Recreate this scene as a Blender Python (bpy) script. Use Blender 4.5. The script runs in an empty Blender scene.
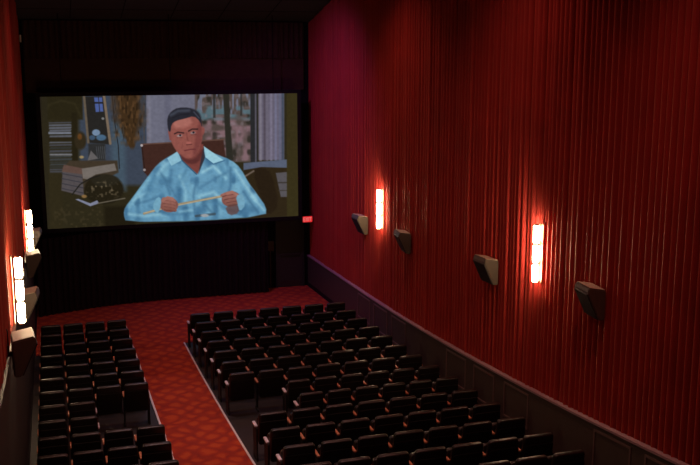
import bpy, bmesh, math, random
import numpy as np
from mathutils import Vector, Matrix
random.seed(7)
PI = math.pi
S = bpy.context.scene
C = S.collection

# ------------------------------------------------------------------ camera
H = 7.2635
FPX = 960.37; YAW = 0.303386; PITCH = 0.190387; ROLL = 0.000404
def cam_axes():
    cy, sy = math.cos(YAW), math.sin(YAW)
    f = Vector((sy, cy, 0)); r = Vector((cy, -sy, 0)); u = Vector((0, 0, 1))
    f2 = f*math.cos(PITCH) - u*math.sin(PITCH); u2 = u*math.cos(PITCH) + f*math.sin(PITCH)
    r3 = r*math.cos(ROLL) + u2*math.sin(ROLL); u3 = -r*math.sin(ROLL) + u2*math.cos(ROLL)
    return r3, u3, f2
r_, u_, f_ = cam_axes()
cd = bpy.data.cameras.new('camera'); cam = bpy.data.objects.new('camera', cd); C.objects.link(cam)
cam.matrix_world = Matrix(((r_.x, u_.x, -f_.x, 0), (r_.y, u_.y, -f_.y, 0), (r_.z, u_.z, -f_.z, H), (0, 0, 0, 1)))
cd.sensor_fit = 'HORIZONTAL'; cd.sensor_width = 36; cd.lens = FPX/700*36
cd.clip_start = .05; cd.clip_end = 200
S.camera = cam

# ------------------------------------------------------------------ world, exposure, light levels
W = bpy.data.worlds.new('world'); S.world = W; W.use_nodes = True
W.node_tree.nodes['Background'].inputs[0].default_value = (.25, .16, .2, 1)
W.node_tree.nodes['Background'].inputs[1].default_value = .02
S.view_settings.view_transform = 'Standard'; S.view_settings.look = 'None'
S.view_settings.gamma = 1; S.view_settings.use_curve_mapping = False
S.view_settings.exposure = 0.0
TUBE = 70.0          # emission of the wall light tubes
SCREEN = 1.0        # emission of the projected picture
AISLE_FILL = 500.0        # watts of each added ceiling spot over the aisle
VIOLET_FILL = 130.0         # watts of each added violet light, standing in for screen glow
DIM_FILL = 270.0        # watts of each added dim fill light at the ceiling

# ------------------------------------------------------------------ materials
def lin(c): c /= 255; return c/12.92 if c <= .04045 else ((c+.055)/1.055)**2.4
def rgb(*c): return tuple(lin(v) for v in c) + (1,)
def mat(name, col, rough=.6, metal=0, spec=.5, noise=0, nscale=20, bump=0, bscale=80, sheen=0, coat=0):
    m = bpy.data.materials.new(name); m.use_nodes = True
    nt = m.node_tree; b = nt.nodes['Principled BSDF']
    b.inputs['Base Color'].default_value = col
    b.inputs['Roughness'].default_value = rough; b.inputs['Metallic'].default_value = metal
    b.inputs['Specular IOR Level'].default_value = spec
    if sheen: b.inputs['Sheen Weight'].default_value = sheen; b.inputs['Sheen Tint'].default_value = col
    if coat: b.inputs['Coat Weight'].default_value = coat
    tc = nt.nodes.new('ShaderNodeTexCoord')
    if noise:
        n = nt.nodes.new('ShaderNodeTexNoise'); n.inputs['Scale'].default_value = nscale; n.inputs['Detail'].default_value = 4
        nt.links.new(tc.outputs['Object'], n.inputs['Vector'])
        mx = nt.nodes.new('ShaderNodeMix'); mx.data_type = 'RGBA'
        mx.inputs['A'].default_value = tuple(v*(1-noise) for v in col[:3]) + (1,)
        mx.inputs['B'].default_value = tuple(min(1, v*(1+noise)) for v in col[:3]) + (1,)
        nt.links.new(n.outputs['Fac'], mx.inputs['Factor']); nt.links.new(mx.outputs['Result'], b.inputs['Base Color'])
    if bump:
        n = nt.nodes.new('ShaderNodeTexNoise'); n.inputs['Scale'].default_value = bscale
        nt.links.new(tc.outputs['Object'], n.inputs['Vector'])
        bp = nt.nodes.new('ShaderNodeBump'); bp.inputs['Strength'].default_value = bump; bp.inputs['Distance'].default_value = .01
        nt.links.new(n.outputs['Fac'], bp.inputs['Height']); nt.links.new(bp.outputs['Normal'], b.inputs['Normal'])
    return m
def emis(name, col, s):
    m = bpy.data.materials.new(name); m.use_nodes = True; nt = m.node_tree; nt.nodes.clear()
    o = nt.nodes.new('ShaderNodeOutputMaterial'); e = nt.nodes.new('ShaderNodeEmission')
    e.inputs[0].default_value = col; e.inputs[1].default_value = s; nt.links.new(e.outputs[0], o.inputs[0]); return m

M = {}
M['velvet'] = mat('red_velour', (.35, .017, .012, 1), .65, noise=.25, nscale=1.6, bump=.05, bscale=120, sheen=.26, spec=.3)
M['velvet'].node_tree.nodes['Principled BSDF'].inputs['Sheen Tint'].default_value = (1, .55, .28, 1)
M['curtain'] = mat('dark_curtain_cloth', (.013, .006, .007, 1), .9, noise=.3, nscale=6, bump=.1, spec=.1)
M['valance'] = mat('brown_valance_cloth', (.048, .020, .016, 1), .9, noise=.3, nscale=6, spec=.1)
M['black'] = mat('matte_black', (.007, .005, .006, 1), .9, spec=.1)
M['masking'] = mat('screen_masking', (.010, .006, .008, 1), .8, spec=.15)
M['ceil'] = mat('ceiling_tile', (.035, .026, .034, 1), .85, noise=.12, nscale=3, bump=.1, bscale=30)
M['dado'] = mat('painted_dado', (.065, .047, .036, 1), .55, noise=.18, nscale=5, bump=.05)
M['ledge'] = mat('dado_ledge_lit', (.36, .24, .26, 1), .3, noise=.1)  # pinkish light along the ledge is put into its colour
M['mould'] = mat('panel_moulding', (.15, .105, .09, 1), .4)
M['lower_left'] = mat('dark_lower_wall', (.022, .013, .010, 1), .6, noise=.2, nscale=5)
M['mould_d'] = mat('dark_wall_ledge', (.016, .01, .008, 1), .5)
M['spk_top_lit'] = mat('speaker_top_lit', (.50, .38, .27, 1), .5, noise=.1)  # pale tan stands in for lamplight falling on the speaker tops
M['concrete'] = mat('dark_floor_paint', (.030, .022, .020, 1), .5, noise=.35, nscale=3, bump=.08)
M['strip'] = mat('brushed_metal_edge', (.85, .76, .74, 1), .3)
M['vinyl'] = mat('black_seat_vinyl', (.010, .006, .005, 1), .36, noise=.2, nscale=9, bump=.1, bscale=90)
M['shell'] = mat('seat_back_panel', (.007, .0045, .004, 1), .7, spec=.12)
M['arm'] = mat('armrest_cool_lit', (.78, .70, .76, 1), .32, noise=.15)  # cool screen reflection put into the colour of the aisle armrests
M['arm_in'] = mat('armrest_warm_lit', (.55, .20, .10, 1), .35, noise=.15)  # orange glints from walls and lamps put into this armrest colour
M['stand'] = mat('seat_standard_metal', (.012, .009, .010, 1), .7, spec=.2)
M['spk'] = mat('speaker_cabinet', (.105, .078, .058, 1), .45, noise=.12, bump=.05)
M['grille'] = mat('speaker_grille', (.018, .014, .014, 1), .7, bump=.3, bscale=200)
M['steel'] = mat('dark_steel', (.06, .05, .05, 1), .35, metal=.7)
M['brass'] = mat('sconce_metal', (.35, .25, .16, 1), .35, metal=.8)
M['tube'] = emis('lit_frosted_tube', (1.0, .72, .44, 1), TUBE)
M['door'] = mat('dark_door_paint', (.020, .013, .012, 1), .6, noise=.2)
M['frame'] = mat('dark_door_frame', (.012, .009, .009, 1), .6)
M['glass_d'] = mat('dark_wired_glass', (.05, .035, .02, 1), .2)
M['exit'] = emis('exit_face_red', (1.0, .03, .035, 1), .75)
M['exit_t'] = emis('exit_letters', (1.0, .26, .24, 1), .7)
M['exit_b'] = mat('exit_box', (.02, .01, .01, 1), .5)
M['white'] = mat('off_white_plastic', (.6, .5, .45, 1), .5)

def carpet_mat():
    m = bpy.data.materials.new('patterned_red_carpet'); m.use_nodes = True; nt = m.node_tree; b = nt.nodes['Principled BSDF']
    b.inputs['Roughness'].default_value = .95; b.inputs['Specular IOR Level'].default_value = .1
    L = nt.links.new; N = nt.nodes.new
    tc = N('ShaderNodeTexCoord')
    nz = N('ShaderNodeTexNoise'); nz.inputs['Scale'].default_value = 2.2; nz.inputs['Detail'].default_value = 3
    L(tc.outputs['Object'], nz.inputs['Vector'])
    mixv = N('ShaderNodeMix'); mixv.data_type = 'RGBA'; mixv.blend_type = 'LINEAR_LIGHT'; mixv.inputs['Factor'].default_value = .22
    L(tc.outputs['Object'], mixv.inputs['A']); L(nz.outputs['Color'], mixv.inputs['B'])
    facs = []
    for a in (38, -38):
        mp = N('ShaderNodeMapping'); mp.inputs['Rotation'].default_value = (0, 0, math.radians(a))
        L(mixv.outputs['Result'], mp.inputs['Vector'])
        w = N('ShaderNodeTexWave'); w.inputs['Scale'].default_value = .95; w.inputs['Distortion'].default_value = 1.6
        w.inputs['Detail'].default_value = 2; w.inputs['Detail Scale'].default_value = 2
        L(mp.outputs[0], w.inputs['Vector']); facs.append(w.outputs['Fac'])
    mul = N('ShaderNodeMath'); mul.operation = 'MULTIPLY'; L(facs[0], mul.inputs[0]); L(facs[1], mul.inputs[1])
    vz = N('ShaderNodeTexVoronoi'); vz.inputs['Scale'].default_value = 5.5; L(mixv.outputs['Result'], vz.inputs['Vector'])
    ad = N('ShaderNodeMath'); ad.operation = 'MULTIPLY_ADD'; ad.inputs[1].default_value = .25
    L(vz.outputs['Distance'], ad.inputs[0]); L(mul.outputs[0], ad.inputs[2])
    cr = N('ShaderNodeValToRGB'); e = cr.color_ramp.elements
    e[0].position = .0; e[0].color = (.26, .030, .024, 1); e[1].position = .8; e[1].color = (.47, .070, .024, 1)
    k = e.new(.38); k.color = (.40, .046, .020, 1)
    L(ad.outputs[0], cr.inputs[0]); L(cr.outputs[0], b.inputs['Base Color'])
    bn = N('ShaderNodeTexNoise'); bn.inputs['Scale'].default_value = 150; L(tc.outputs['Object'], bn.inputs['Vector'])
    bp = N('ShaderNodeBump'); bp.inputs['Strength'].default_value = .3; bp.inputs['Distance'].default_value = .005
    L(bn.outputs['Fac'], bp.inputs['Height']); L(bp.outputs[0], b.inputs['Normal'])
    return m
M['carpet'] = carpet_mat()

# ------------------------------------------------------------------ helpers
def obj(name, bm, m, parent=None, smooth=False):
    me = bpy.data.meshes.new(name); bmesh.ops.recalc_face_normals(bm, faces=bm.faces); bm.to_mesh(me); bm.free()
    for k in (m if isinstance(m, (list, tuple)) else [m]): me.materials.append(k)
    o = bpy.data.objects.new(name, me); C.objects.link(o)
    if parent: o.parent = parent
    if smooth:
        for p in me.polygons: p.use_smooth = True
    return o
def tag(o, label=None, cat=None, group=None, kind=None):
    if label: o['label'] = label
    if cat: o['category'] = cat
    if group: o['group'] = group
    if kind: o['kind'] = kind
    return o
def thing(name, label, cat, loc=(0, 0, 0), rz=0, group=None):
    o = bpy.data.objects.new(name, None); C.objects.link(o); o.empty_display_size = .1
    o.location = loc; o.rotation_euler = (0, 0, rz); return tag(o, label, cat, group)
def struct(name, bm, m, parent=None, smooth=False):
    o = obj(name, bm, m, parent, smooth)
    if not parent: o['kind'] = 'structure'
    return o
def box(bm, x0, x1, y0, y1, z0, z1, mtx=None):
    vs = [bm.verts.new(p) for p in ((x0,y0,z0),(x1,y0,z0),(x1,y1,z0),(x0,y1,z0),(x0,y0,z1),(x1,y0,z1),(x1,y1,z1),(x0,y1,z1))]
    if mtx:
        for v in vs: v.co = mtx @ v.co
    for f in ((0,3,2,1),(4,5,6,7),(0,1,5,4),(1,2,6,5),(2,3,7,6),(3,0,4,7)): bm.faces.new([vs[i] for i in f])
    return vs
def bev_box(x0, x1, y0, y1, z0, z1, b, seg=2):
    bm = bmesh.new(); box(bm, x0, x1, y0, y1, z0, z1)
    bmesh.ops.bevel(bm, geom=list(bm.edges), offset=b, segments=seg, affect='EDGES', profile=.5); return bm
def prism(bm, prof, a0, a1, axis):
    """closed outline 'prof' extruded between a0 and a1 along axis 'x' or 'y'"""
    def P(p, a): return (a, p[0], p[1]) if axis == 'x' else (p[0], a, p[1])
    A = [bm.verts.new(P(p, a0)) for p in prof]; B = [bm.verts.new(P(p, a1)) for p in prof]
    bm.faces.new(A); bm.faces.new(B[::-1])
    for i in range(len(prof)): j = (i+1) % len(prof); bm.faces.new((A[i], A[j], B[j], B[i]))
def cyl(bm, p0, p1, r, n=12, r1=None):
    p0, p1 = Vector(p0), Vector(p1); d = (p1-p0); q = d.to_track_quat('Z', 'Y').to_matrix()
    r1 = r if r1 is None else r1
    A = [bm.verts.new(p0 + q @ Vector((r*math.cos(2*PI*i/n), r*math.sin(2*PI*i/n), 0))) for i in range(n)]
    B = [bm.verts.new(p1 + q @ Vector((r1*math.cos(2*PI*i/n), r1*math.sin(2*PI*i/n), 0))) for i in range(n)]
    bm.faces.new(A[::-1]); bm.faces.new(B)
    for i in range(n): j = (i+1) % n; bm.faces.new((A[i], A[j], B[j], B[i]))

# ------------------------------------------------------------------ hall dimensions
Y1 = 22.797; PR = .89035
YF = 28.8; YB = -1.5
XL, XR = -.75, 7.78
def zf(Y):
    d = Y1-Y
    return .031527*d + .0032472*d*d if d > 0 else .031527*d
def zc(Y): return 8.02 + max(0, min(YF-Y, 11))*.215
def ys(a, b, n): return [a+(b-a)*i/n for i in range(n+1)]
def strip(x0, x1, y0, y1, n, z_of, lift, thick=0):
    bm = bmesh.new(); rows = []
    for Y in ys(y0, y1, n):
        z = z_of(Y)+lift
        r = [bm.verts.new((x0, Y, z)), bm.verts.new((x1, Y, z))]
        if thick: r += [bm.verts.new((x1, Y, z-thick)), bm.verts.new((x0, Y, z-thick))]
        rows.append(r)
    for a, b in zip(rows, rows[1:]):
        m = len(a)
        if m == 2: bm.faces.new((a[0], a[1], b[1], b[0]))
        else:
            for i in range(4): j = (i+1) % 4; bm.faces.new((a[i], a[j], b[j], b[i]))
    if thick: bm.faces.new(rows[0]); bm.faces.new(rows[-1][::-1])
    return bm
# floor
struct('floor', strip(XL, XR, YB, YF, 60, zf, 0, .15), M['concrete'])
# carpet: front area and the aisle
bm = strip(1.71, 2.925, YB, 23.3, 50, zf, .012, .011)
bm2 = strip(-.60, 7.57, 23.3, YF-.02, 12, zf, .012, .011)
me = bpy.data.meshes.new('t'); bm2.to_mesh(me); bm2.free(); bm.from_mesh(me); bpy.data.meshes.remove(me)
struct('floor_carpet', bm, M['carpet'])
for x in (2.94, 1.695):
    o = obj('carpet_edge_strip', strip(x-.018, x+.018, YB, 23.3, 50, zf, .022, .021), M['strip'])
    tag(o, 'thin bright metal carpet strip along the %s side of the red aisle' % ('right' if x > 2 else 'left'), 'edge strip')
# walls
bm = bmesh.new(); box(bm, XR, XR+.15, YB, YF, -.4, 10.6); struct('wall_right', bm, M['black'])
bm = bmesh.new(); box(bm, XL-.15, XL, YB, YF, -.4, 10.6); struct('wall_left', bm, M['black'])
bm = bmesh.new(); box(bm, XL-.15, XR+.15, YF, YF+.15, -.4, 10.6); struct('wall_front', bm, M['black'])
bm = bmesh.new(); box(bm, XL-.15, XR+.15, YB-.15, YB, -.4, 10.6); struct('wall_back', bm, M['dado'])
# ceiling: slopes up from the screen, then level
bm = bmesh.new()
prof = [(YF, 8.02), (17.8, zc(17.8)), (YB, zc(0)), (YB, 10.8), (YF, 10.8)]
prism(bm, prof, XL, XR, 'x'); ceil = struct('ceiling', bm, M['ceil'])
bm = bmesh.new()
for x in ys(XL+.1, XR-.1, 6)[1:-1]:
    box(bm, x-.012, x+.012, 18, YF-.25, -.006, .006, Matrix.Identity(4))
for v in bm.verts: v.co.z += zc(v.co.y)
for Y in (27.6, 26.4, 25.2, 24.0):
    box(bm, XL+.1, XR-.1, Y-.012, Y+.012, zc(Y)-.006, zc(Y)+.006)
obj('ceiling_grid', bm, M['black'], ceil)

# pleated cloth ---------------------------------------------------------
def pleats(a0, a1, pitch, amp, place, zlo, zhi, rows=4, per=10, seed=1, sharp=.55):
    """place(a, off, z) -> point ; zlo, zhi functions of a"""
    rnd = random.Random(seed); bm = bmesh.new(); cols = []; a = a0
    while a < a1-1e-6:
        p = pitch*rnd.uniform(.85, 1.15); A = amp*rnd.uniform(.72, 1.0); sk = rnd.uniform(.35, .6)
        b = min(a+p, a1)
        for i in range(per):
            t = (i/per)**(1.0 if sk > .45 else 1.12)
            h = math.sin(PI*min(t/.78, 1))**sharp if 0 < t < .78 else 0
            cols.append((a+(b-a)*t, A*h))
        a = b
    cols.append((a1, 0)); grid = []
    for k, (a, h) in enumerate(cols):
        w = .006*math.sin(a*3.1)
        grid.append([bm.verts.new(place(a, h*(1-.05*math.sin(j*1.7+a*.9)) + w, zlo(a)+(zhi(a)-zlo(a))*j/rows)) for j in range(rows+1)])
    for g, k in zip(grid, grid[1:]):
        for j in range(rows): bm.faces.new((g[j], k[j], k[j+1], g[j+1]))
    return bm
DH = 1.0
o = obj('wall_drape', pleats(YB+.1, YF-.05, .15, .12, lambda a, h, z: (7.765-h, a, z), lambda a: zf(a)+DH-.03, lambda a: zc(a)-.03, seed=3), M['velvet'], smooth=False)
tag(o, 'long red pleated velour drape covering the right wall, with four wedge speakers in front', 'drape')
o = obj('wall_drape', pleats(YB+.1, YF-.05, .15, .10, lambda a, h, z: (-.735+h, a, z), lambda a: zf(a)+2.77, lambda a: zc(a)-.03, seed=5), M['velvet'])
tag(o, 'red pleated velour drape on the left wall, a narrow sliver at the left edge', 'drape')
# dado with ledge and panels
DHL = 2.8                          # the left wall is dark up to the lamps
def dado(side):
    s = 1 if side == 'right' else -1; DH = 1.0 if s > 0 else DHL
    xf = 7.61 if s > 0 else -.635; xb = XR-.005 if s > 0 else XL+.005
    tr = struct('trim_1' if s > 0 else 'trim_2', strip(min(xf, xb), max(xf, xb), YB+.01, YF-.01, 60, zf, DH-.035, DH-.03), M['dado'] if s > 0 else M['lower_left'])
    x0, x1 = (xf-.03, 7.68) if s > 0 else (-.70, xf+.03)
    obj('ledge', strip(x0, x1, YB+.02, YF-.01, 60, zf, DH, .035), M['ledge'] if s > 0 else M['mould_d'], tr)['label'] = 'polished ledge, pink light in its colour' if s > 0 else 'dark top ledge'
    bm = strip(xf-.012*s if s > 0 else xf-.0, xf if s > 0 else xf+.012, YB+.02, YF-.02, 60, zf, .12, .12)
    obj('skirting', bm, M['stand'], tr)
    pan = [(22.57, 23.57), (21.26, 22.26), (19.98, 20.95), (16.62, 17.6), (15.35, 16.26), (14.02, 14.95), (10.98, 11.95), (9.7, 10.65), (24.0, 24.9)]
    for y0, y1 in pan[:8] if s > 0 else []:
        bm = bmesh.new(); t = .035; f = xf-.016*s
        for a, b, lo, hi in ((y0, y1, .855, .89), (y0, y1, .24, .275), (y0, y0+t, .275, .855), (y1-t, y1, .275, .855)):
            vs = box(bm, min(xf, f), max(xf, f), a, b, lo, hi)
            for v in vs: v.co.z += zf(v.co.y)
        obj('panel_moulding', bm, M['mould'], tr)
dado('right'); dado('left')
# front wall: valance, flat band, stage curtain, masking return
bm = pleats(-.55, 7.5, .16, .07, lambda a, h, z: (a, 28.66-h, z), lambda a: 6.95, lambda a: 8.0, seed=9, per=6)
o = obj('valance', bm, M['valance']); tag(o, 'dark brown pleated valance hanging under the ceiling above the screen', 'valance')
bm = bmesh.new(); box(bm, -.55, 7.5, 28.70, 28.797, 6.0, 7.95); o = obj('flat_banner', bm, M['valance'])
tag(o, 'plain dark cloth band between the pleated valance and the screen', 'cloth band')
bm = pleats(-.55, 6.2, .17, .09, lambda a, h, z: (a, 28.2-.85*max(0, (3.2-a)/3.6)**2-h, z), lambda a: zf(28.2)+.045, lambda a: 2.06, seed=11, per=6)
o = obj('stage_curtain', bm, M['curtain']); tag(o, 'dark pleated curtain hanging below the movie screen down to the carpet', 'curtain')
# exit door in the front wall
bm = bmesh.new(); zd = zf(YF)
box(bm, 6.62, 7.42, YF-.05, YF-.002, zd+.02, 2.0); d = struct('door_1', bm, M['door'])
bm = bmesh.new(); box(bm, 6.56, 6.62, YF-.09, YF-.002, zd+.02, 2.06); box(bm, 7.42, 7.48, YF-.09, YF-.002, zd+.02, 2.06); box(bm, 6.62, 7.42, YF-.09, YF-.002, 2.0, 2.06)
obj('door_frame', bm, M['frame'], d)
bm = bmesh.new(); box(bm, 6.7, 7.34, YF-.1, YF-.06, .85, .9); obj('push_bar', bm, M['steel'], d)
bm = bmesh.new(); box(bm, 6.7, 7.34, YF-.056, YF-.05, zd+.05, zd+.22); obj('kick_plate', bm, M['steel'], d)
t = thing('control_box', 'small dim brown box mounted on the dark wall between stage curtain and exit doorway', 'box', (6.38, YF-.12, 1.2))
obj('cabinet', bev_box(-.1, .1, -.08, .115, -.16, .16, .012), M['glass_d'], t)
obj('conduit', bev_box(-.02, .02, .02, .06, -1.35, -.16, .006), M['steel'], t)
# exit sign
t = thing('exit_sign', 'red lit EXIT sign in the front right corner beside the movie screen', 'sign', (7.475, 28.3, 2.05))
obj('housing', bev_box(-.165, .165, -.03, .06, -.105, .105, .01), M['exit_b'], t)
bm = bmesh.new(); box(bm, -.15, .15, -.038, -.03, -.09, .09); obj('sign_face', bm, M['exit'], t)
bm = bmesh.new()
def bar(x0, z0, x1, z1, w=.018):
    a = Vector((x0, 0, z0)); b = Vector((x1, 0, z1)); n = (b-a).normalized(); p = Vector((-n.z, 0, n.x))*w/2
    F = [a-p, b-p, b+p, a+p]
    lo = [bm.verts.new((v.x, -.038, v.z)) for v in F]; hi = [bm.verts.new((v.x, -.044, v.z)) for v in F]
    bm.faces.new(lo); bm.faces.new(hi[::-1])
    for i in range(4): j = (i+1) % 4; bm.faces.new((lo[i], lo[j], hi[j], hi[i]))
h = .06
bar(-.125, -h, -.125, h); bar(-.125, h-.009, -.075, h-.009); bar(-.125, 0, -.08, 0); bar(-.125, -h+.009, -.075, -h+.009)
bar(-.055, -h, .0, h); bar(-.055, h, .0, -h); bar(.032, -h, .032, h); bar(.092, -h, .092, h); bar(.06, h-.009, .125, h-.009)
obj('sign_letters', bm, M['exit_t'], t)
obj('bracket', bev_box(-.02, .02, .05, .47, -.02, .02, .004), M['steel'], t)
# pale bracket high on the left drape
t = thing('wall_bracket', 'tiny pale bracket high on the left drape beside the ceiling', 'bracket', (-.60, 28.3, 7.5))
obj('plate', bev_box(-.02, .02, -.03, .03, -.10, .10, .008), M['white'], t)
obj('arm', bev_box(-.08, -.02, -.02, .02, -.02, .02, .005), M['steel'], t)

# ------------------------------------------------------------------ movie screen
CX = [(41, 96), (297.2, 94), (298.3, 216), (46.5, 229)]
NU, NV = 560, 290
uu, vv = np.meshgrid(np.linspace(0, 1, NU+1), np.linspace(0, 1, NV+1))
# drawing units of the picture, about 3 cm each; the slightly tapered drawing frame CX is fitted to the screen's four corners
def frame_fit(q):
    A_, b_ = [], []
    for (u, v), (x, y) in zip([(0, 0), (1, 0), (1, 1), (0, 1)], q):
        A_ += [[u, v, 1, 0, 0, 0, -x*u, -x*v], [0, 0, 0, u, v, 1, -y*u, -y*v]]; b_ += [x, y]
    return np.linalg.solve(np.array(A_, float), np.array(b_, float))
h_ = frame_fit(CX); w_ = h_[6]*uu+h_[7]*vv+1
PX = (h_[0]*uu+h_[1]*vv+h_[2])/w_; PY = (h_[3]*uu+h_[4]*vv+h_[5])/w_
rs = np.random.RandomState(4)
def vnoise(sx, sy, seed):
    r = np.random.RandomState(seed); g = r.rand(200, 400)
    x = (PX-30)/sx; y = (PY-80)/sy; xi = x.astype(int) % 398; yi = y.astype(int) % 198; fx = x-np.floor(x); fy = y-np.floor(y)
    fx = fx*fx*(3-2*fx); fy = fy*fy*(3-2*fy)
    return (g[yi, xi]*(1-fx)+g[yi, xi+1]*fx)*(1-fy) + (g[yi+1, xi]*(1-fx)+g[yi+1, xi+1]*fx)*fy
IMG = np.zeros(PX.shape+(3,)); IMG[:] = (44, 39, 24)
def put(mask, col, a=1.0):
    m = (np.clip(mask, 0, 1)*a)[..., None]; IMG[:] = IMG*(1-m) + np.array(col, float)*m
def sd_poly(pts):
    d = np.full(PX.shape, 1e9); inside = np.zeros(PX.shape, bool); n = len(pts)
    for i in range(n):
        x0, y0 = pts[i]; x1, y1 = pts[(i+1) % n]; ex, ey = x1-x0, y1-y0
        t = np.clip(((PX-x0)*ex+(PY-y0)*ey)/(ex*ex+ey*ey+1e-9), 0, 1)
        d = np.minimum(d, np.hypot(PX-x0-t*ex, PY-y0-t*ey))
        c = ((y0 > PY) != (y1 > PY)) & (PX < (x1-x0)*(PY-y0)/((y1-y0) if y1 != y0 else 1e-9)+x0)
        inside ^= c
    return np.where(inside, -d, d)
def smooth_closed(pts, it=2):
    for _ in range(it):
        q = []
        for i in range(len(pts)):
            a, b = pts[i], pts[(i+1) % len(pts)]
            q += [(a[0]*.75+b[0]*.25, a[1]*.75+b[1]*.25), (a[0]*.25+b[0]*.75, a[1]*.25+b[1]*.75)]
        pts = q
    return pts
def poly(pts, col, s=.7, a=1, sm=0): put(.5-sd_poly(smooth_closed(pts, sm) if sm else pts)/s, col, a)
def ell(cx, cy, rx, ry, col, s=.7, a=1, rot=0):
    c, n = math.cos(rot), math.sin(rot); x = (PX-cx)*c+(PY-cy)*n; y = -(PX-cx)*n+(PY-cy)*c
    put(.5-(np.hypot(x/rx, y/ry)-1)*min(rx, ry)/s, col, a)
def stroke(pts, w, col, s=.7, a=1):
    d = np.full(PX.shape, 1e9)
    for (x0, y0), (x1, y1) in zip(pts, pts[1:]):
        ex, ey = x1-x0, y1-y0; t = np.clip(((PX-x0)*ex+(PY-y0)*ey)/(ex*ex+ey*ey+1e-9), 0, 1)
        d = np.minimum(d, np.hypot(PX-x0-t*ex, PY-y0-t*ey))
    put(.5-(d-w/2)/s, col, a)
def rect(x0, y0, x1, y1, col, s=.7, a=1): poly([(x0, y0), (x1, y0), (x1, y1), (x0, y1)], col, s, a)
# room behind
rect(80, 90, 160, 185, (58, 66, 80), 4)
rect(112, 120, 126, 190, (66, 82, 96), 6)
rect(147.5, 92, 200, 150, (104, 104, 120), 1)
rect(149, 92, 152, 150, (125, 124, 138), 2, .5); rect(166, 92, 172, 150, (92, 92, 110), 3, .6)
# shelves of stacked papers on the left
rect(40, 92, 84, 119, (40, 35, 20), 2)
stroke([(44, 118), (50, 104), (62, 100), (76, 103), (82, 116)], 2, (52, 46, 28), 2, .6)
r2 = random.Random(3); y = 121.5
while y < 172:
    hh = r2.uniform(1.2, 2.6); c = r2.choice([(58, 60, 60), (76, 70, 62), (50, 50, 46), (86, 88, 96), (66, 66, 70), (44, 40, 30)])
    poly([(49.5+r2.uniform(0, 1.5), y), (72+r2.uniform(-1, 1.5), y-.4), (72+r2.uniform(-1, 1.5), y+hh-.6), (49.5, y+hh-.2)], c, .8); y += hh+r2.uniform(.2, .9)
rect(49, 131.3, 72, 133.2, (112, 116, 128), .8); rect(49, 136.5, 74, 141, (40, 34, 20), 1.5); rect(50, 153, 73, 154.8, (108, 108, 112), .8)
rect(72.5, 112, 78, 175, (36, 31, 18), 1.5)
# small window with tan frame, objects on the sill
poly([(85, 96), (107, 96), (111, 144), (89, 142)], (38, 36, 34), 1)
poly([(95.5, 97), (103.5, 97), (104.5, 111), (97, 111.5)], (74, 92, 150), .8); rect(94, 101.5, 105, 103.2, (34, 32, 32), .6); stroke([(99.8, 96), (101, 112)], .8, (40, 38, 40), .6)
ell(97, 132, 4, 3.2, (110, 132, 158), 1); ell(102, 137, 5, 3, (70, 98, 124), 1); ell(93, 137, 3, 2.4, (58, 78, 100), 1); ell(104, 118, 1.4, 1.2, (120, 120, 120), .8)
stroke([(85.5, 96), (89, 142)], 2.3, (96, 84, 70), .8); stroke([(105.5, 96), (111, 143)], 2.6, (116, 100, 84), .8)
stroke([(113.5, 96), (115.5, 120), (119, 145), (120, 168)], .9, (30, 28, 30), .7)
ell(81, 140, 6, 9, (48, 40, 26), 2); ell(80.5, 136, 2.2, 3, (96, 62, 30), 1.5); ell(82, 156.5, 2.2, 1.4, (150, 130, 90), 1)
rect(89, 143, 106, 160, (44, 44, 44), 2); poly([(88, 160), (91.5, 150), (99, 158)], (96, 92, 92), .8)
for k in range(5): stroke([(97+k*2, 146), (98+k*2, 158)], .6, (72, 74, 78), .6)
# dried foliage hanging
put(np.clip(1.7-np.abs(PX-130-(PY-110)*.06)/(18.5-np.clip(PY-118, 0, 60)*.52+6*(vnoise(4, 5, 8)-.5)).clip(2)*1.7, 0, 1)*np.clip((150-PY)/4, 0, 1), (62, 44, 26))
put((vnoise(1.8, 4.5, 5)-.45)*3*np.clip(1.5-np.abs(PX-130)/14, 0, 1)*np.clip((146-PY)/10, 0, 1), (94, 66, 40), .7)
put((vnoise(1.5, 4, 15)-.6)*4*np.clip(1.5-np.abs(PX-130)/13, 0, 1)*np.clip((142-PY)/10, 0, 1), (36, 26, 16), .7)
# garden through the big window
rect(196, 92, 254, 162, (82, 70, 66), 1.5)
wm = np.clip((PX-197)/2, 0, 1)*np.clip((254-PX)/2, 0, 1)*np.clip((162-PY)/2, 0, 1)
put((vnoise(6, 6, 21)-.4)*3*wm*np.clip((PY-116)/5, 0, 1), (134, 104, 112), .8)
put((vnoise(5, 6, 23)-.5)*3.5*wm, (40, 38, 32), .8)
put((vnoise(2, 12, 25)-.5)*5*wm*np.clip((116-PY)/5, 0, 1), (112, 118, 140), .8)
put((vnoise(7, 4, 27)-.3)*4*wm*np.clip(1.4-np.abs(PY-113)/6, 0, 1), (84, 108, 118), .9)
put((vnoise(3, 4, 28)-.62)*4*wm, (130, 118, 126), .4)
poly([(224, 92), (230, 92), (231, 125), (234, 160), (227, 160), (225.5, 125)], (44, 42, 36), 1.2)
rect(214, 92, 216.5, 118, (40, 40, 38), 1, .8); rect(241, 92, 243, 116, (46, 44, 42), 1, .8)
rect(251, 92, 258, 163, (40, 40, 42), 1); rect(255.5, 92, 257, 163, (96, 92, 104), .8, .8)
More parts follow.
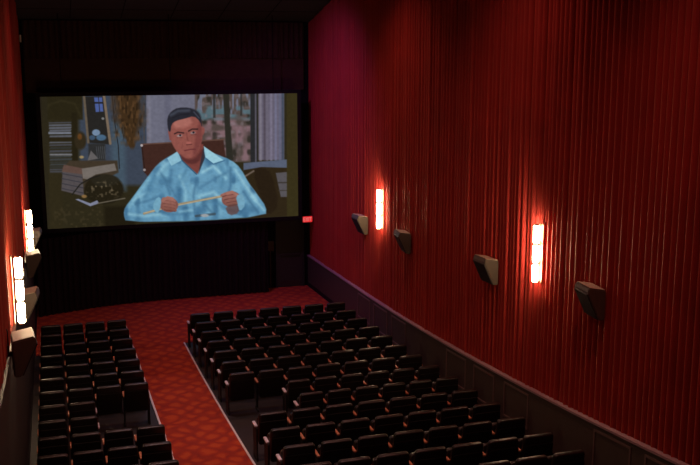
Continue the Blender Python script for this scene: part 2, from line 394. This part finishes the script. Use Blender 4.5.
# pale curtain, sill and desk at the right
rect(259, 92, 284.5, 160, (98, 92, 108), 1)
for k, (x, c) in enumerate([(261, (126, 120, 132)), (265, (74, 66, 76)), (267.5, (104, 98, 112)), (271.5, (122, 116, 136)), (276, (112, 112, 138)), (280, (96, 98, 120)), (283, (58, 68, 84))]):
    rect(x-1, 92, x+1.2, 161, c, 1.6, .8)
poly([(244, 163), (287.5, 159.5), (287.5, 168), (262, 168), (244, 171)], (84, 92, 112), 1)
poly([(244, 170), (262, 167), (287.5, 168), (287.5, 216), (250, 218)], (46, 36, 22), 1)
poly([(276, 173), (288, 172), (288, 197), (281, 197)], (84, 80, 84), 1); rect(278, 182, 288, 183.4, (60, 54, 50), .8); rect(279, 190, 288, 191, (64, 58, 54), .8)
poly([(252, 170), (264, 167), (272, 174), (280, 205), (268, 217), (262, 200)], (38, 28, 18), 2, .9, 1)
stroke([(246, 176), (254, 171)], 1.6, (104, 90, 80), 1)
# desk with boxes, papers and a dark machine at lower left
rect(40, 172, 62, 232, (46, 40, 24), 2)
poly([(62, 168), (70, 160), (118, 160), (119, 172), (84, 190)], (62, 52, 40), 1.5)
poly([(63, 167), (82, 170), (84, 196), (61, 190)], (80, 74, 76), 1)
for k in range(4): stroke([(62, 173+k*5), (83, 177+k*5.2)], 1, (56, 54, 60), .8)
poly([(64, 164), (84, 168), (84, 174), (62, 171)], (92, 70, 62), 1)
poly([(82, 168), (115, 163), (117, 170), (96, 174), (88, 179), (83, 178)], (112, 104, 98), 1)
ell(104, 189, 20, 15, (34, 29, 18), 2); ell(105, 180, 14, 6, (40, 36, 26), 1.5)
stroke([(72, 194), (80, 184), (90, 178), (100, 175)], 1.2, (30, 28, 24), .8)
put((vnoise(2, 2, 33)-.6)*3.5*np.clip(1.6-np.hypot((PX-105)/15, (PY-189)/7), 0, 1), (112, 98, 76), .8)
poly([(75, 199), (78, 198.5), (90, 203), (97, 200), (99, 203), (90, 206)], (124, 128, 150), .8); stroke([(98, 203), (125, 198)], 1.1, (100, 92, 78), .8)
ell(84, 196, 2.6, 1.6, (130, 100, 60), 1)
put((vnoise(2.4, 2.4, 35)-.6)*5*np.clip((PY-203)/6, 0, 1)*np.clip((112-PX)/8, 0, 1)*np.clip((PX-50)/8, 0, 1), (70, 60, 40), .4)
rect(104, 206, 135, 232, (32, 27, 16), 4)
# leather chair behind the sitter
poly([(142, 143.5), (224, 139), (226.5, 160), (215, 175), (150, 178), (144, 171)], (62, 38, 32), 1)
stroke([(142, 144), (225, 139.5)], 1.1, (96, 70, 60), .7); stroke([(142.5, 144), (145.5, 172)], 1.2, (44, 28, 24), .7)
ell(142.5, 145, 1.3, 1.3, (170, 160, 160), .7); ell(145, 169.5, 1.3, 1.3, (150, 140, 140), .7)
# the sitter: shirt
SH = (96, 146, 176)
shirt = [(168, 157), (180, 151), (206, 149.5), (214, 153), (232, 160), (241, 168), (249, 183), (258, 195), (266.5, 207), (266, 216), (200, 221), (126, 222), (123.5, 214), (125, 207), (133, 197), (141, 186), (150, 174), (158, 164)]
poly(shirt, SH, 1.2, 1, 1)
sm = np.clip(.5-sd_poly(smooth_closed(shirt, 1))/1.5, 0, 1)
put((vnoise(9, 12, 41)-.45)*2.5*sm, (126, 178, 200), .55); put((vnoise(6, 10, 43)-.55)*3*sm, (58, 102, 136), .8)
def fold(p, w, c, a=.75): stroke(p, w*.9, c, 3.2, a)
DK = (62, 104, 136); LT = (156, 204, 218)
fold([(158, 168), (166, 180), (170, 194)], 2, DK); fold([(150, 178), (140, 192), (130, 206)], 3, (126, 178, 200)); fold([(172, 170), (170, 186), (176, 196)], 3, DK, .6)
fold([(136, 204), (150, 200), (160, 196)], 2, DK, .7); fold([(129, 214), (145, 216), (160, 214)], 2.5, LT, .6); fold([(133, 200), (148, 192)], 2, LT, .5)
fold([(197, 178), (194, 195), (195, 214)], 1.6, DK, .8); fold([(203, 172), (214, 166), (226, 178)], 2.6, LT, .8); fold([(200, 188), (216, 178), (228, 172)], 2, DK, .6)
fold([(231, 168), (231, 186), (228, 194)], 2, DK, .9); fold([(236, 170), (246, 186), (256, 200)], 3, LT, .7); fold([(244, 192), (252, 204), (258, 212)], 2.4, DK, .8)
fold([(246, 206), (240, 214)], 2, DK, .7); fold([(200, 196), (214, 192), (222, 200)], 3, LT, .6); fold([(180, 176), (186, 190), (186, 200)], 2.4, LT, .5)
fold([(206, 206), (214, 214)], 2, DK, .8); fold([(180, 212), (192, 210)], 2, LT, .6); fold([(252, 196), (264, 210)], 1.5, LT, .8)
fold([(160, 166), (152, 182), (146, 196)], 4, (74, 122, 154), .6); fold([(214, 200), (228, 210), (244, 214)], 4, (66, 112, 144), .6); fold([(150, 206), (168, 214), (190, 214)], 3, (66, 112, 144), .6)
fold([(188, 166), (184, 176), (178, 186)], 3.5, (72, 120, 152), .5); fold([(218, 160), (224, 172), (222, 186)], 4, (74, 124, 156), .5); fold([(176, 158), (166, 164), (158, 174)], 3, (150, 196, 212), .5)
# neck and open collar
poly([(177, 150), (180, 158), (198, 174), (205, 158), (204, 144), (180, 146)], (116, 62, 56), 1)
poly([(178, 153), (199, 158), (204, 146), (204, 160), (198, 173), (186, 163)], (116, 62, 56), 1.2, .7)
poly([(168, 158), (179, 150.5), (182.5, 160), (172, 165.5)], (136, 184, 204), .8); stroke([(179, 151), (183, 160.5), (197, 174)], 1.2, (52, 84, 110), .8)
poly([(204.5, 146), (213, 152), (224, 160), (214, 163.5), (206, 157)], (148, 196, 212), .8); poly([(204, 147), (206, 157), (199, 174), (202, 156)], (38, 44, 56), .8, .8)
stroke([(206, 158), (214, 164), (225, 160.5)], 1, DK, .8)
# head
ell(185.5, 120.5, 16.8, 12.2, (40, 40, 48), 1.6, 1, -.25)
poly([(170, 122), (169, 130), (171, 138), (173.5, 145), (178, 152), (184, 157.5), (191, 158.5), (197, 154.5), (201.5, 146), (203.5, 136), (203.5, 126), (201, 117), (192, 114), (179, 117)], (140, 80, 72), 1.2, 1, 1)
poly([(201, 118), (203.8, 130), (202.5, 142), (198, 153), (192, 158), (194.5, 148), (196.5, 133)], (108, 56, 54), 3, .7, 1)
poly([(174, 121), (182, 118), (191, 117), (194, 124), (184, 128), (175, 128)], (176, 112, 102), 3, .7, 1)
poly([(168.6, 126), (168.4, 117), (172.5, 111), (179, 107.5), (190, 107.5), (198, 112), (202.5, 119), (203, 128), (200.8, 121), (195, 115.8), (186, 118.5), (177, 120.5), (172.5, 124), (171.5, 132), (169.6, 131)], (38, 38, 46), 1, 1, 1)
stroke([(172, 115), (179, 111), (190, 110.5)], 2.4, (74, 80, 94), 2.5, .7); stroke([(174, 117.5), (182, 114.5), (190, 114)], 1, (30, 30, 36), 1.2, .7); stroke([(195, 112), (200, 118)], 1.2, (72, 76, 90), 1, .7)
poly([(169, 131), (171.5, 132), (172.5, 140), (170.5, 140)], (128, 72, 66), .8); ell(204, 131, 1.5, 3.8, (132, 74, 68), .8, 1, .1)
stroke([(175.5, 133.6), (179, 132), (184.5, 132.8)], 1.3, (54, 32, 34), .9); stroke([(189.5, 131), (193, 129), (198.5, 129)], 1.3, (50, 30, 32), .9)
ell(180.5, 135.5, 2.6, 1.2, (150, 128, 126), .7, 1, -.15); ell(181.1, 135, 1.1, 1.1, (40, 36, 44), .6); ell(193.8, 132.7, 2.5, 1.2, (142, 120, 120), .7, 1, -.15); ell(194.4, 132.3, 1.1, 1.1, (40, 36, 44), .6)
stroke([(178, 137.6), (183, 137.4)], .8, (104, 58, 54), .8, .7); stroke([(192, 134.8), (197, 134.4)], .8, (96, 52, 50), .8, .7)
stroke([(187.5, 133), (188.3, 139), (190.6, 143)], 1.2, (116, 62, 58), 1.2, .8); ell(189.6, 142.8, 2.8, 1.6, (160, 92, 84), 1.2); stroke([(187.3, 144.6), (192.6, 144)], .8, (84, 42, 42), .8)
stroke([(185.5, 150.4), (191, 149.2), (196, 149)], 1.2, (100, 48, 50), .9); ell(190.5, 154.6, 4.2, 1.9, (146, 84, 76), 1.5, .6)
stroke([(183.5, 142.5), (182.5, 148)], .8, (116, 64, 60), 1, .6)
poly([(180, 153), (186, 158.5), (192, 160), (198, 156), (203, 148), (204, 153), (199, 163), (190, 164), (183, 160)], (78, 40, 40), 2, .7, 1)
# stick and hands
stroke([(144, 213.5), (172, 205.5), (226, 195.5)], 2.2, (150, 136, 110), .8); stroke([(144, 212.9), (226, 194.9)], .7, (190, 176, 146), .7, .8)
def hand(cx, cy, flip):
    ell(cx, cy, 9.5, 7.6, (128, 80, 72), 1, 1, .15*flip)
    for k in range(4):
        fx = cx+flip*(1-k*.9)+(k-1.5)*1.2; fy = cy-5+k*3.2
        stroke([(fx-flip*4.5, fy-1), (fx+flip*3, fy-.3), (fx+flip*6.5, fy+1.2)], 2.7, (152-8*k, 100-6*k, 90-6*k), .9)
        stroke([(fx-flip*4.5, fy+.6), (fx+flip*6, fy+2.4)], .6, (80, 44, 42), .7, .8)
    stroke([(cx-flip*6, cy-4), (cx-flip*1, cy-7.2), (cx+flip*4, cy-6)], 2.6, (158, 106, 94), .9)
hand(169, 204.5, 1); hand(231.5, 199, -1)
poly([(225, 206), (238, 203), (240, 213), (229, 216)], (96, 64, 60), 1.4, .8, 1)
poly([(236, 196), (243, 193), (246, 205), (240, 212), (238, 204)], (112, 160, 184), 1.2, 1, 1)
poly([(158, 196), (162, 199), (160, 210), (157, 214), (152, 206)], (112, 162, 186), 1.2, 1, 1)
stroke([(196, 216), (215, 214)], 2.4, (60, 72, 80), 1, .8); ell(205, 215.5, 4, 1.6, (150, 156, 160), .8)
# dark strips where the picture ends at both sides
rect(30, 80, 48.5, 240, (42, 37, 24), 1.2); rect(287, 80, 310, 240, (54, 47, 25), 1.2)
rect(30, 80, 42.5, 240, (34, 28, 22), 1.5, .8)
IMG *= (.96+.08*vnoise(2.2, 1.7, 77))[..., None]
A = np.clip(IMG/255, 0, 1); A = np.where(A <= .04045, A/12.92, ((A+.055)/1.055)**2.4)
# flat screen mesh with the picture as a colour attribute
SX0, SX1, SZ0, SZ1, SY = -.185, 7.112, 2.22, 5.925, 28.0
xs = SX0+(SX1-SX0)*uu; zs = SZ1-(SZ1-SZ0)*vv
co = np.stack([xs, np.full(xs.shape, SY), zs], -1).reshape(-1, 3)
ii = np.arange((NU+1)*(NV+1)).reshape(NV+1, NU+1)
fc = np.stack([ii[:-1, :-1], ii[1:, :-1], ii[1:, 1:], ii[:-1, 1:]], -1).reshape(-1, 4)
me = bpy.data.meshes.new('picture'); me.from_pydata(co.tolist(), [], fc.tolist()); me.update()
ca = me.color_attributes.new('picture', 'FLOAT_COLOR', 'POINT')
ca.data.foreach_set('color', np.concatenate([A.reshape(-1, 3), np.ones((A.shape[0]*A.shape[1], 1))], 1).astype(np.float32).ravel())
m = bpy.data.materials.new('projected_picture'); m.use_nodes = True; nt = m.node_tree; nt.nodes.clear()
o_ = nt.nodes.new('ShaderNodeOutputMaterial'); e_ = nt.nodes.new('ShaderNodeEmission'); a_ = nt.nodes.new('ShaderNodeVertexColor'); a_.layer_name = 'picture'
nt.links.new(a_.outputs[0], e_.inputs[0]); e_.inputs[1].default_value = SCREEN; nt.links.new(e_.outputs[0], o_.inputs[0])
me.materials.append(m)
scr = thing('movie_screen', 'large lit movie screen showing a seated man in a light blue shirt holding a stick', 'screen', (0, 0, 0))
p = bpy.data.objects.new('picture', me); C.objects.link(p); p.parent = scr
bm = bmesh.new(); t_ = .11
box(bm, SX0-t_, SX0-.001, SY-.04, SY+.1, SZ0-t_, SZ1+t_); box(bm, SX1+.001, SX1+t_, SY-.04, SY+.1, SZ0-t_, SZ1+t_)
box(bm, SX0-.001, SX1+.001, SY-.04, SY+.1, SZ1+.001, SZ1+t_); box(bm, SX0-.001, SX1+.001, SY-.04, SY+.1, SZ0-t_, SZ0-.001)
obj('masking_frame', bm, M['masking'], scr)
bm = bmesh.new(); box(bm, SX0, SX1, SY+.01, SY+.1, SZ0, SZ1); obj('backing', bm, M['black'], scr)
for x in (.4, 3.4, 6.4):
    bm = bmesh.new(); cyl(bm, (x, SY+.05, SZ1+t_-.01), (x, SY+.05, zc(SY)), .012, 8); obj('hanging_rod', bm, M['black'], scr)

# ------------------------------------------------------------------ wall lamps
def make_sconce():
    """tube lamp on a back plate, wall towards +x"""
    t = thing('wall_sconce', 'x', 'wall lamp', group=None)
    obj('back_plate', bev_box(.045, .075, -.055, .055, -.50, .50, .01), M['brass'], t)
    for z0, z1 in ((-.475, -.176), (-.148, .148), (.176, .475)):
        bm = bmesh.new(); prof = [(z0, .034), (z0+.012, .046), (z0+.03, .052), (z1-.03, .052), (z1-.012, .046), (z1, .034)]; n = 16; rings = []
        for z, r in prof: rings.append([bm.verts.new((-.04+r*math.cos(2*PI*i/n), r*math.sin(2*PI*i/n), z)) for i in range(n)])
        for a, b in zip(rings, rings[1:]):
            for i in range(n): j = (i+1) % n; bm.faces.new((a[i], a[j], b[j], b[i]))
        bm.faces.new(rings[0][::-1]); bm.faces.new(rings[-1]); obj('glass_tube', bm, M['tube'], t, True)
    for z in (-.162, .162):
        bm = bmesh.new(); cyl(bm, (-.04, 0, z-.014), (-.04, 0, z+.014), .057, 20); obj('ring', bm, M['steel'], t)
    for z in (-.485, .485):
        bm = bmesh.new(); cyl(bm, (-.04, 0, z-.01), (-.04, 0, z+.01), .04, 20); obj('end_cap', bm, M['brass'], t)
    return t
def copy_tree(o, parent=None):
    c = o.copy(); C.objects.link(c)
    if parent: c.parent = parent
    for ch in list(o.children): copy_tree(ch, c)
    return c
used = [False]
sc0 = make_sconce()
def sconce(x, y, z, rz, label):
    o = sc0 if not used[0] else copy_tree(sc0); used[0] = True
    o.location = (x, y, z); o.rotation_euler = (0, 0, rz); o['label'] = label; o['group'] = 'tube lamps on the side walls'
sconce(7.59, 13.86, zf(13.92)+3.39, 0, 'glowing white tube wall lamp on the right drape, the nearer larger of two')
sconce(7.585, 21.76, zf(21.76)+3.37, 0, 'glowing white tube wall lamp on the right drape, closer to the screen')
sconce(-.555, 13.92, zf(13.92)+3.37, PI, 'glowing tube wall lamp at the left edge of the photo, above a lit-topped speaker')
sconce(-.555, 21.76, zf(21.76)+3.27, PI, 'glowing tube wall lamp on the left drape, nearest the screen corner')
#, zf(6.05)+3.39, 0, 'tube wall lamp on the right drape outside the photo')
#, zf(6.05)+3.39, PI, 'tube wall lamp on the left drape outside the photo')

# ------------------------------------------------------------------ surround speakers
def make_speaker():
    """wedge cabinet, wall towards +x; origin at the middle of the rear side"""
    t = thing('wall_speaker', 'x', 'speaker')
    bm = bmesh.new(); prism(bm, [(-.01, -.25), (-.01, .20), (-.27, .25), (-.30, .17), (-.10, -.25)], -.225, .225, 'y')
    bmesh.ops.bevel(bm, geom=list(bm.edges), offset=.014, segments=2, affect='EDGES'); obj('cabinet', bm, M['spk'], t)
    bm = bmesh.new(); a = Vector((-.30, 0, .16)); b = Vector((-.105, 0, -.24)); d = (b-a).normalized(); n = Vector((d.z, 0, -d.x))
    if n.x > 0: n = -n
    for k, (s0, s1, e) in enumerate(((.01, .44, .012),)):
        P = [a+d*s0-n*.004, a+d*s1-n*.004, a+d*s1+n*e, a+d*s0+n*e]
        prism(bm, [(v.x, v.z) for v in P], -.205, .205, 'y')
    obj('grille', bm, M['grille'], t)
    bm = bmesh.new(); prism(bm, [(-.02, .205), (-.262, .2495), (-.264, .256), (-.02, .213)], -.21, .21, 'y'); obj('lit_top', bm, M['spk_top_lit'], t)['label'] = 'top with lamplight in its colour'
    bm = bmesh.new(); box(bm, -.02, .055, -.03, .03, -.03, .03); box(bm, .03, .05, -.07, .07, -.12, .12); obj('bracket', bm, M['steel'], t)
    bm = bmesh.new(); cyl(bm, (.03, 0, .03), (.03, 0, .30), .008, 6); cyl(bm, (.03, 0, .30), (.06, 0, .33), .008, 6); obj('cable', bm, M['steel'], t)
    return t
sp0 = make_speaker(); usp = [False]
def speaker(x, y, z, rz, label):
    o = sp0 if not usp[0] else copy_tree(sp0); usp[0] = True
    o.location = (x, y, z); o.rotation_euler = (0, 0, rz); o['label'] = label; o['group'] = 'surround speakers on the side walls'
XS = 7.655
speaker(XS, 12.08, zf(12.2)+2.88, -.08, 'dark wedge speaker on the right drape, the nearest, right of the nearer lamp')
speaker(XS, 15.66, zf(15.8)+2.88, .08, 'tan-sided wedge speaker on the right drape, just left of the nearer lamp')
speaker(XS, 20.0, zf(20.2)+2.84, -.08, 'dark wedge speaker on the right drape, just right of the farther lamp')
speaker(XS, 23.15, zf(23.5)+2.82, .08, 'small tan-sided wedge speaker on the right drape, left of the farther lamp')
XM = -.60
speaker(XM, 12.2, zf(12.2)+2.82, PI+.08, 'dark wedge speaker with lamp-lit top colour on the left wall under the nearer lamp')
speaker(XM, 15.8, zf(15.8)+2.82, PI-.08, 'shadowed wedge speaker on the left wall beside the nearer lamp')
speaker(XM, 20.2, zf(20.2)+2.82, PI+.08, 'wedge speaker with lamp-lit top colour on the left wall under the farther lamp')
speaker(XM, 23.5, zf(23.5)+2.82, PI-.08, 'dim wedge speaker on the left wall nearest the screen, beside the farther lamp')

# ------------------------------------------------------------------ theatre seats
def pad_bm(w, h, t, rc, re, taper=.0, bulge=.0):
    bm = bmesh.new(); box(bm, -w/2, w/2, -t/2, t/2, 0, h)
    ed = [e for e in bm.edges if abs((e.verts[0].co-e.verts[1].co).y) > t*.9]
    bmesh.ops.bevel(bm, geom=ed, offset=rc, segments=4, affect='EDGES', profile=.5)
    fr = [e for e in bm.edges if abs(abs(e.verts[0].co.y)-t/2) < 1e-5 and abs(e.verts[0].co.y-e.verts[1].co.y) < 1e-5]
    bmesh.ops.bevel(bm, geom=fr, offset=re, segments=3, affect='EDGES', profile=.5)
    for v in bm.verts: v.co.x *= 1-taper*(v.co.z/h)
    return bm
def make_seat(pitch, aisle=None):
    """faces +y; origin on the floor in the middle"""
    t = thing('theatre_seat', 'x', 'theatre seat'); w = pitch-(.072 if pitch > .51 else .036)
    R = Matrix.Rotation(math.radians(9), 4, 'X')
    bm = pad_bm(w, .52, .09, .05, .028, .05); bmesh.ops.transform(bm, matrix=Matrix.Translation((0, .0, .345)) @ R, verts=bm.verts); obj('backrest', bm, M['vinyl'], t, True)
    bm = pad_bm(w-.03, .43, .024, .04, .01, .03); bmesh.ops.transform(bm, matrix=Matrix.Translation((0, -.052, .30)) @ R, verts=bm.verts); obj('back_panel', bm, M['shell'], t, True)
    bm = pad_bm(w-.06, .44, .11, .05, .03, .0); bmesh.ops.transform(bm, matrix=Matrix.Translation((0, .13, .26)) @ Matrix.Rotation(math.radians(-10), 4, 'X'), verts=bm.verts); obj('seat_cushion', bm, M['vinyl'], t, True)
    bm = bmesh.new(); cyl(bm, (-w/2+.01, .06, .40), (w/2-.01, .06, .40), .014, 8); obj('pivot_bar', bm, M['stand'], t)
    return t
def add_arm(t, x, side):
    x += .026 if x < 0 else -.026
    """armrest with its standard at x; side: aisle end or between seats"""
    e = side == 'aisle'
    bm = bev_box(-.026 if e else -.022, .026 if e else .022, .02 if e else -.02, .24, .585, .62, .010)
    bmesh.ops.translate(bm, vec=(x, 0, 0), verts=bm.verts); o = obj('armrest', bm, M['arm'] if e else M['arm_in'], t, True); o['label'] = 'armrest with cool glint in its colour' if e else 'armrest with warm glint in its colour'
    bm = bmesh.new(); prism(bm, [(-.05, .0), (.20, .0), (.20, .04), (.13, .08), (.20, .50), (.22, .588), (-.03, .588), (-.03, .45), (.03, .08), (-.05, .04)] if not e else
                            [(-.06, .0), (.24, .0), (.24, .05), (.22, .20), (.25, .588), (-.05, .588), (-.04, .2), (-.06, .05)], x-.013, x+.013, 'x')
    obj('standard', bm, M['stand'], t)
    return o
kinds = {}
def seat(kind, pitch, al, ar):
    key = (kind, pitch, al, ar)
    if key not in kinds:
        t = make_seat(pitch)
        add_arm(t, -pitch/2, al)
        if ar: add_arm(t, pitch/2, ar)
        kinds[key] = t; return t
    return copy_tree(kinds[key])
ORD = ['first', 'second', 'third', 'fourth', 'fifth', 'sixth', 'seventh', 'eighth', 'ninth', 'tenth', 'eleventh', 'twelfth', 'thirteenth', 'fourteenth', 'fifteenth']
def place(block, row, k, n, x, pitch, kind):
    first = k == 0; last = k == n-1
    if block == 'right': al = 'aisle' if first else 'in'; ar = 'in' if last else None
    else: al = 'in'; ar = 'aisle' if last else None
    o = seat(kind, pitch, al, ar)
    Y = Y1-PR*(row-1)+.10
    o.location = (x, Y, zf(Y)-.004)
    if block == 'right':
        pos = 'beside the aisle' if first else ('beside the wall' if last else '%s from aisle' % ORD[k])
    else:
        j = n-1-k; pos = 'beside the aisle' if j == 0 else ('beside the left wall' if first else '%s from aisle' % ORD[j])
        if row in (8, 9): pos = 'next to the empty space' if last else 'beside the left wall'
    if block == 'right' and row in (8, 9) and first: pos = 'next to the empty aisle space'
    o['label'] = 'black theatre seat, %s row from the screen, %s block, %s' % (ORD[row-1], block, pos)
    o['group'] = 'theatre seats of the %s block' % block
for row in range(1, 15):
    if row in (8, 9):
        for k in range(6): place('right', row, k, 6, 7.1-.522*(6-k)+.261-.03, .522, 'n')
    else:
        for k in range(7): place('right', row, k, 7, 3.04+.58*k+.25, .58, 'w')
for row in range(1, 13):
    n = 2 if row in (8, 9) else 4
    for k in range(n): place('left', row, k, n, -.43+.502*k+.215, .502, 'l')

# ------------------------------------------------------------------ added ceiling lights (unseen, above the frame)
def add_fill_light(x, y, watts, col, angle, label, aim=None):
    z = zc(y)
    t = thing('fill_light', label, 'ceiling light', (x, y, z), group='added ceiling lights over the seats')
    bm = bmesh.new(); n = 20
    for i in range(n):
        a, b = 2*PI*i/n, 2*PI*(i+1)/n
        P = [bm.verts.new((r*math.cos(q), r*math.sin(q), zz)) for q in (a, b) for r, zz in ((.13, -.03), (.17, -.03), (.17, .0), (.13, .0))]
        for i0 in range(4): j0 = (i0+1) % 4; bm.faces.new((P[i0], P[j0], P[4+j0], P[4+i0]))
    bmesh.ops.remove_doubles(bm, verts=bm.verts, dist=1e-5); obj('trim_ring', bm, M['steel'], t)
    L = bpy.data.lights.new('fill_lamp', 'SPOT'); L.energy = watts; L.color = col; L.spot_size = math.radians(angle); L.spot_blend = 1.0; L.shadow_soft_size = .12
    o = bpy.data.objects.new('fill_lamp', L); C.objects.link(o); o.parent = t; o.location = (0, 0, -.06)
    if aim: o.rotation_euler = (Vector(aim)-Vector((x, y, z))).to_track_quat('-Z', 'Y').to_euler()
for y in (18.2, 14.6, 11.0):
    add_fill_light(2.32, y, AISLE_FILL, (1, .84, .90), 34, 'added ceiling spot light over the aisle')
for x in (1.6, 5.6):
    for y in (20, 14, 9):
        add_fill_light(x, y, DIM_FILL, (1, .42, .34), 120, 'added dim ceiling fill light')
add_fill_light(3.2, 24.6, VIOLET_FILL, (.55, .34, 1.0), 120, 'added violet fill light near the screen, over the front carpet')
add_fill_light(3.4, 23.4, VIOLET_FILL*5.5, (.62, .22, 1.0), 100, 'added violet fill light near the screen, aimed at the right wall', (7.6, 26.4, 2.6))
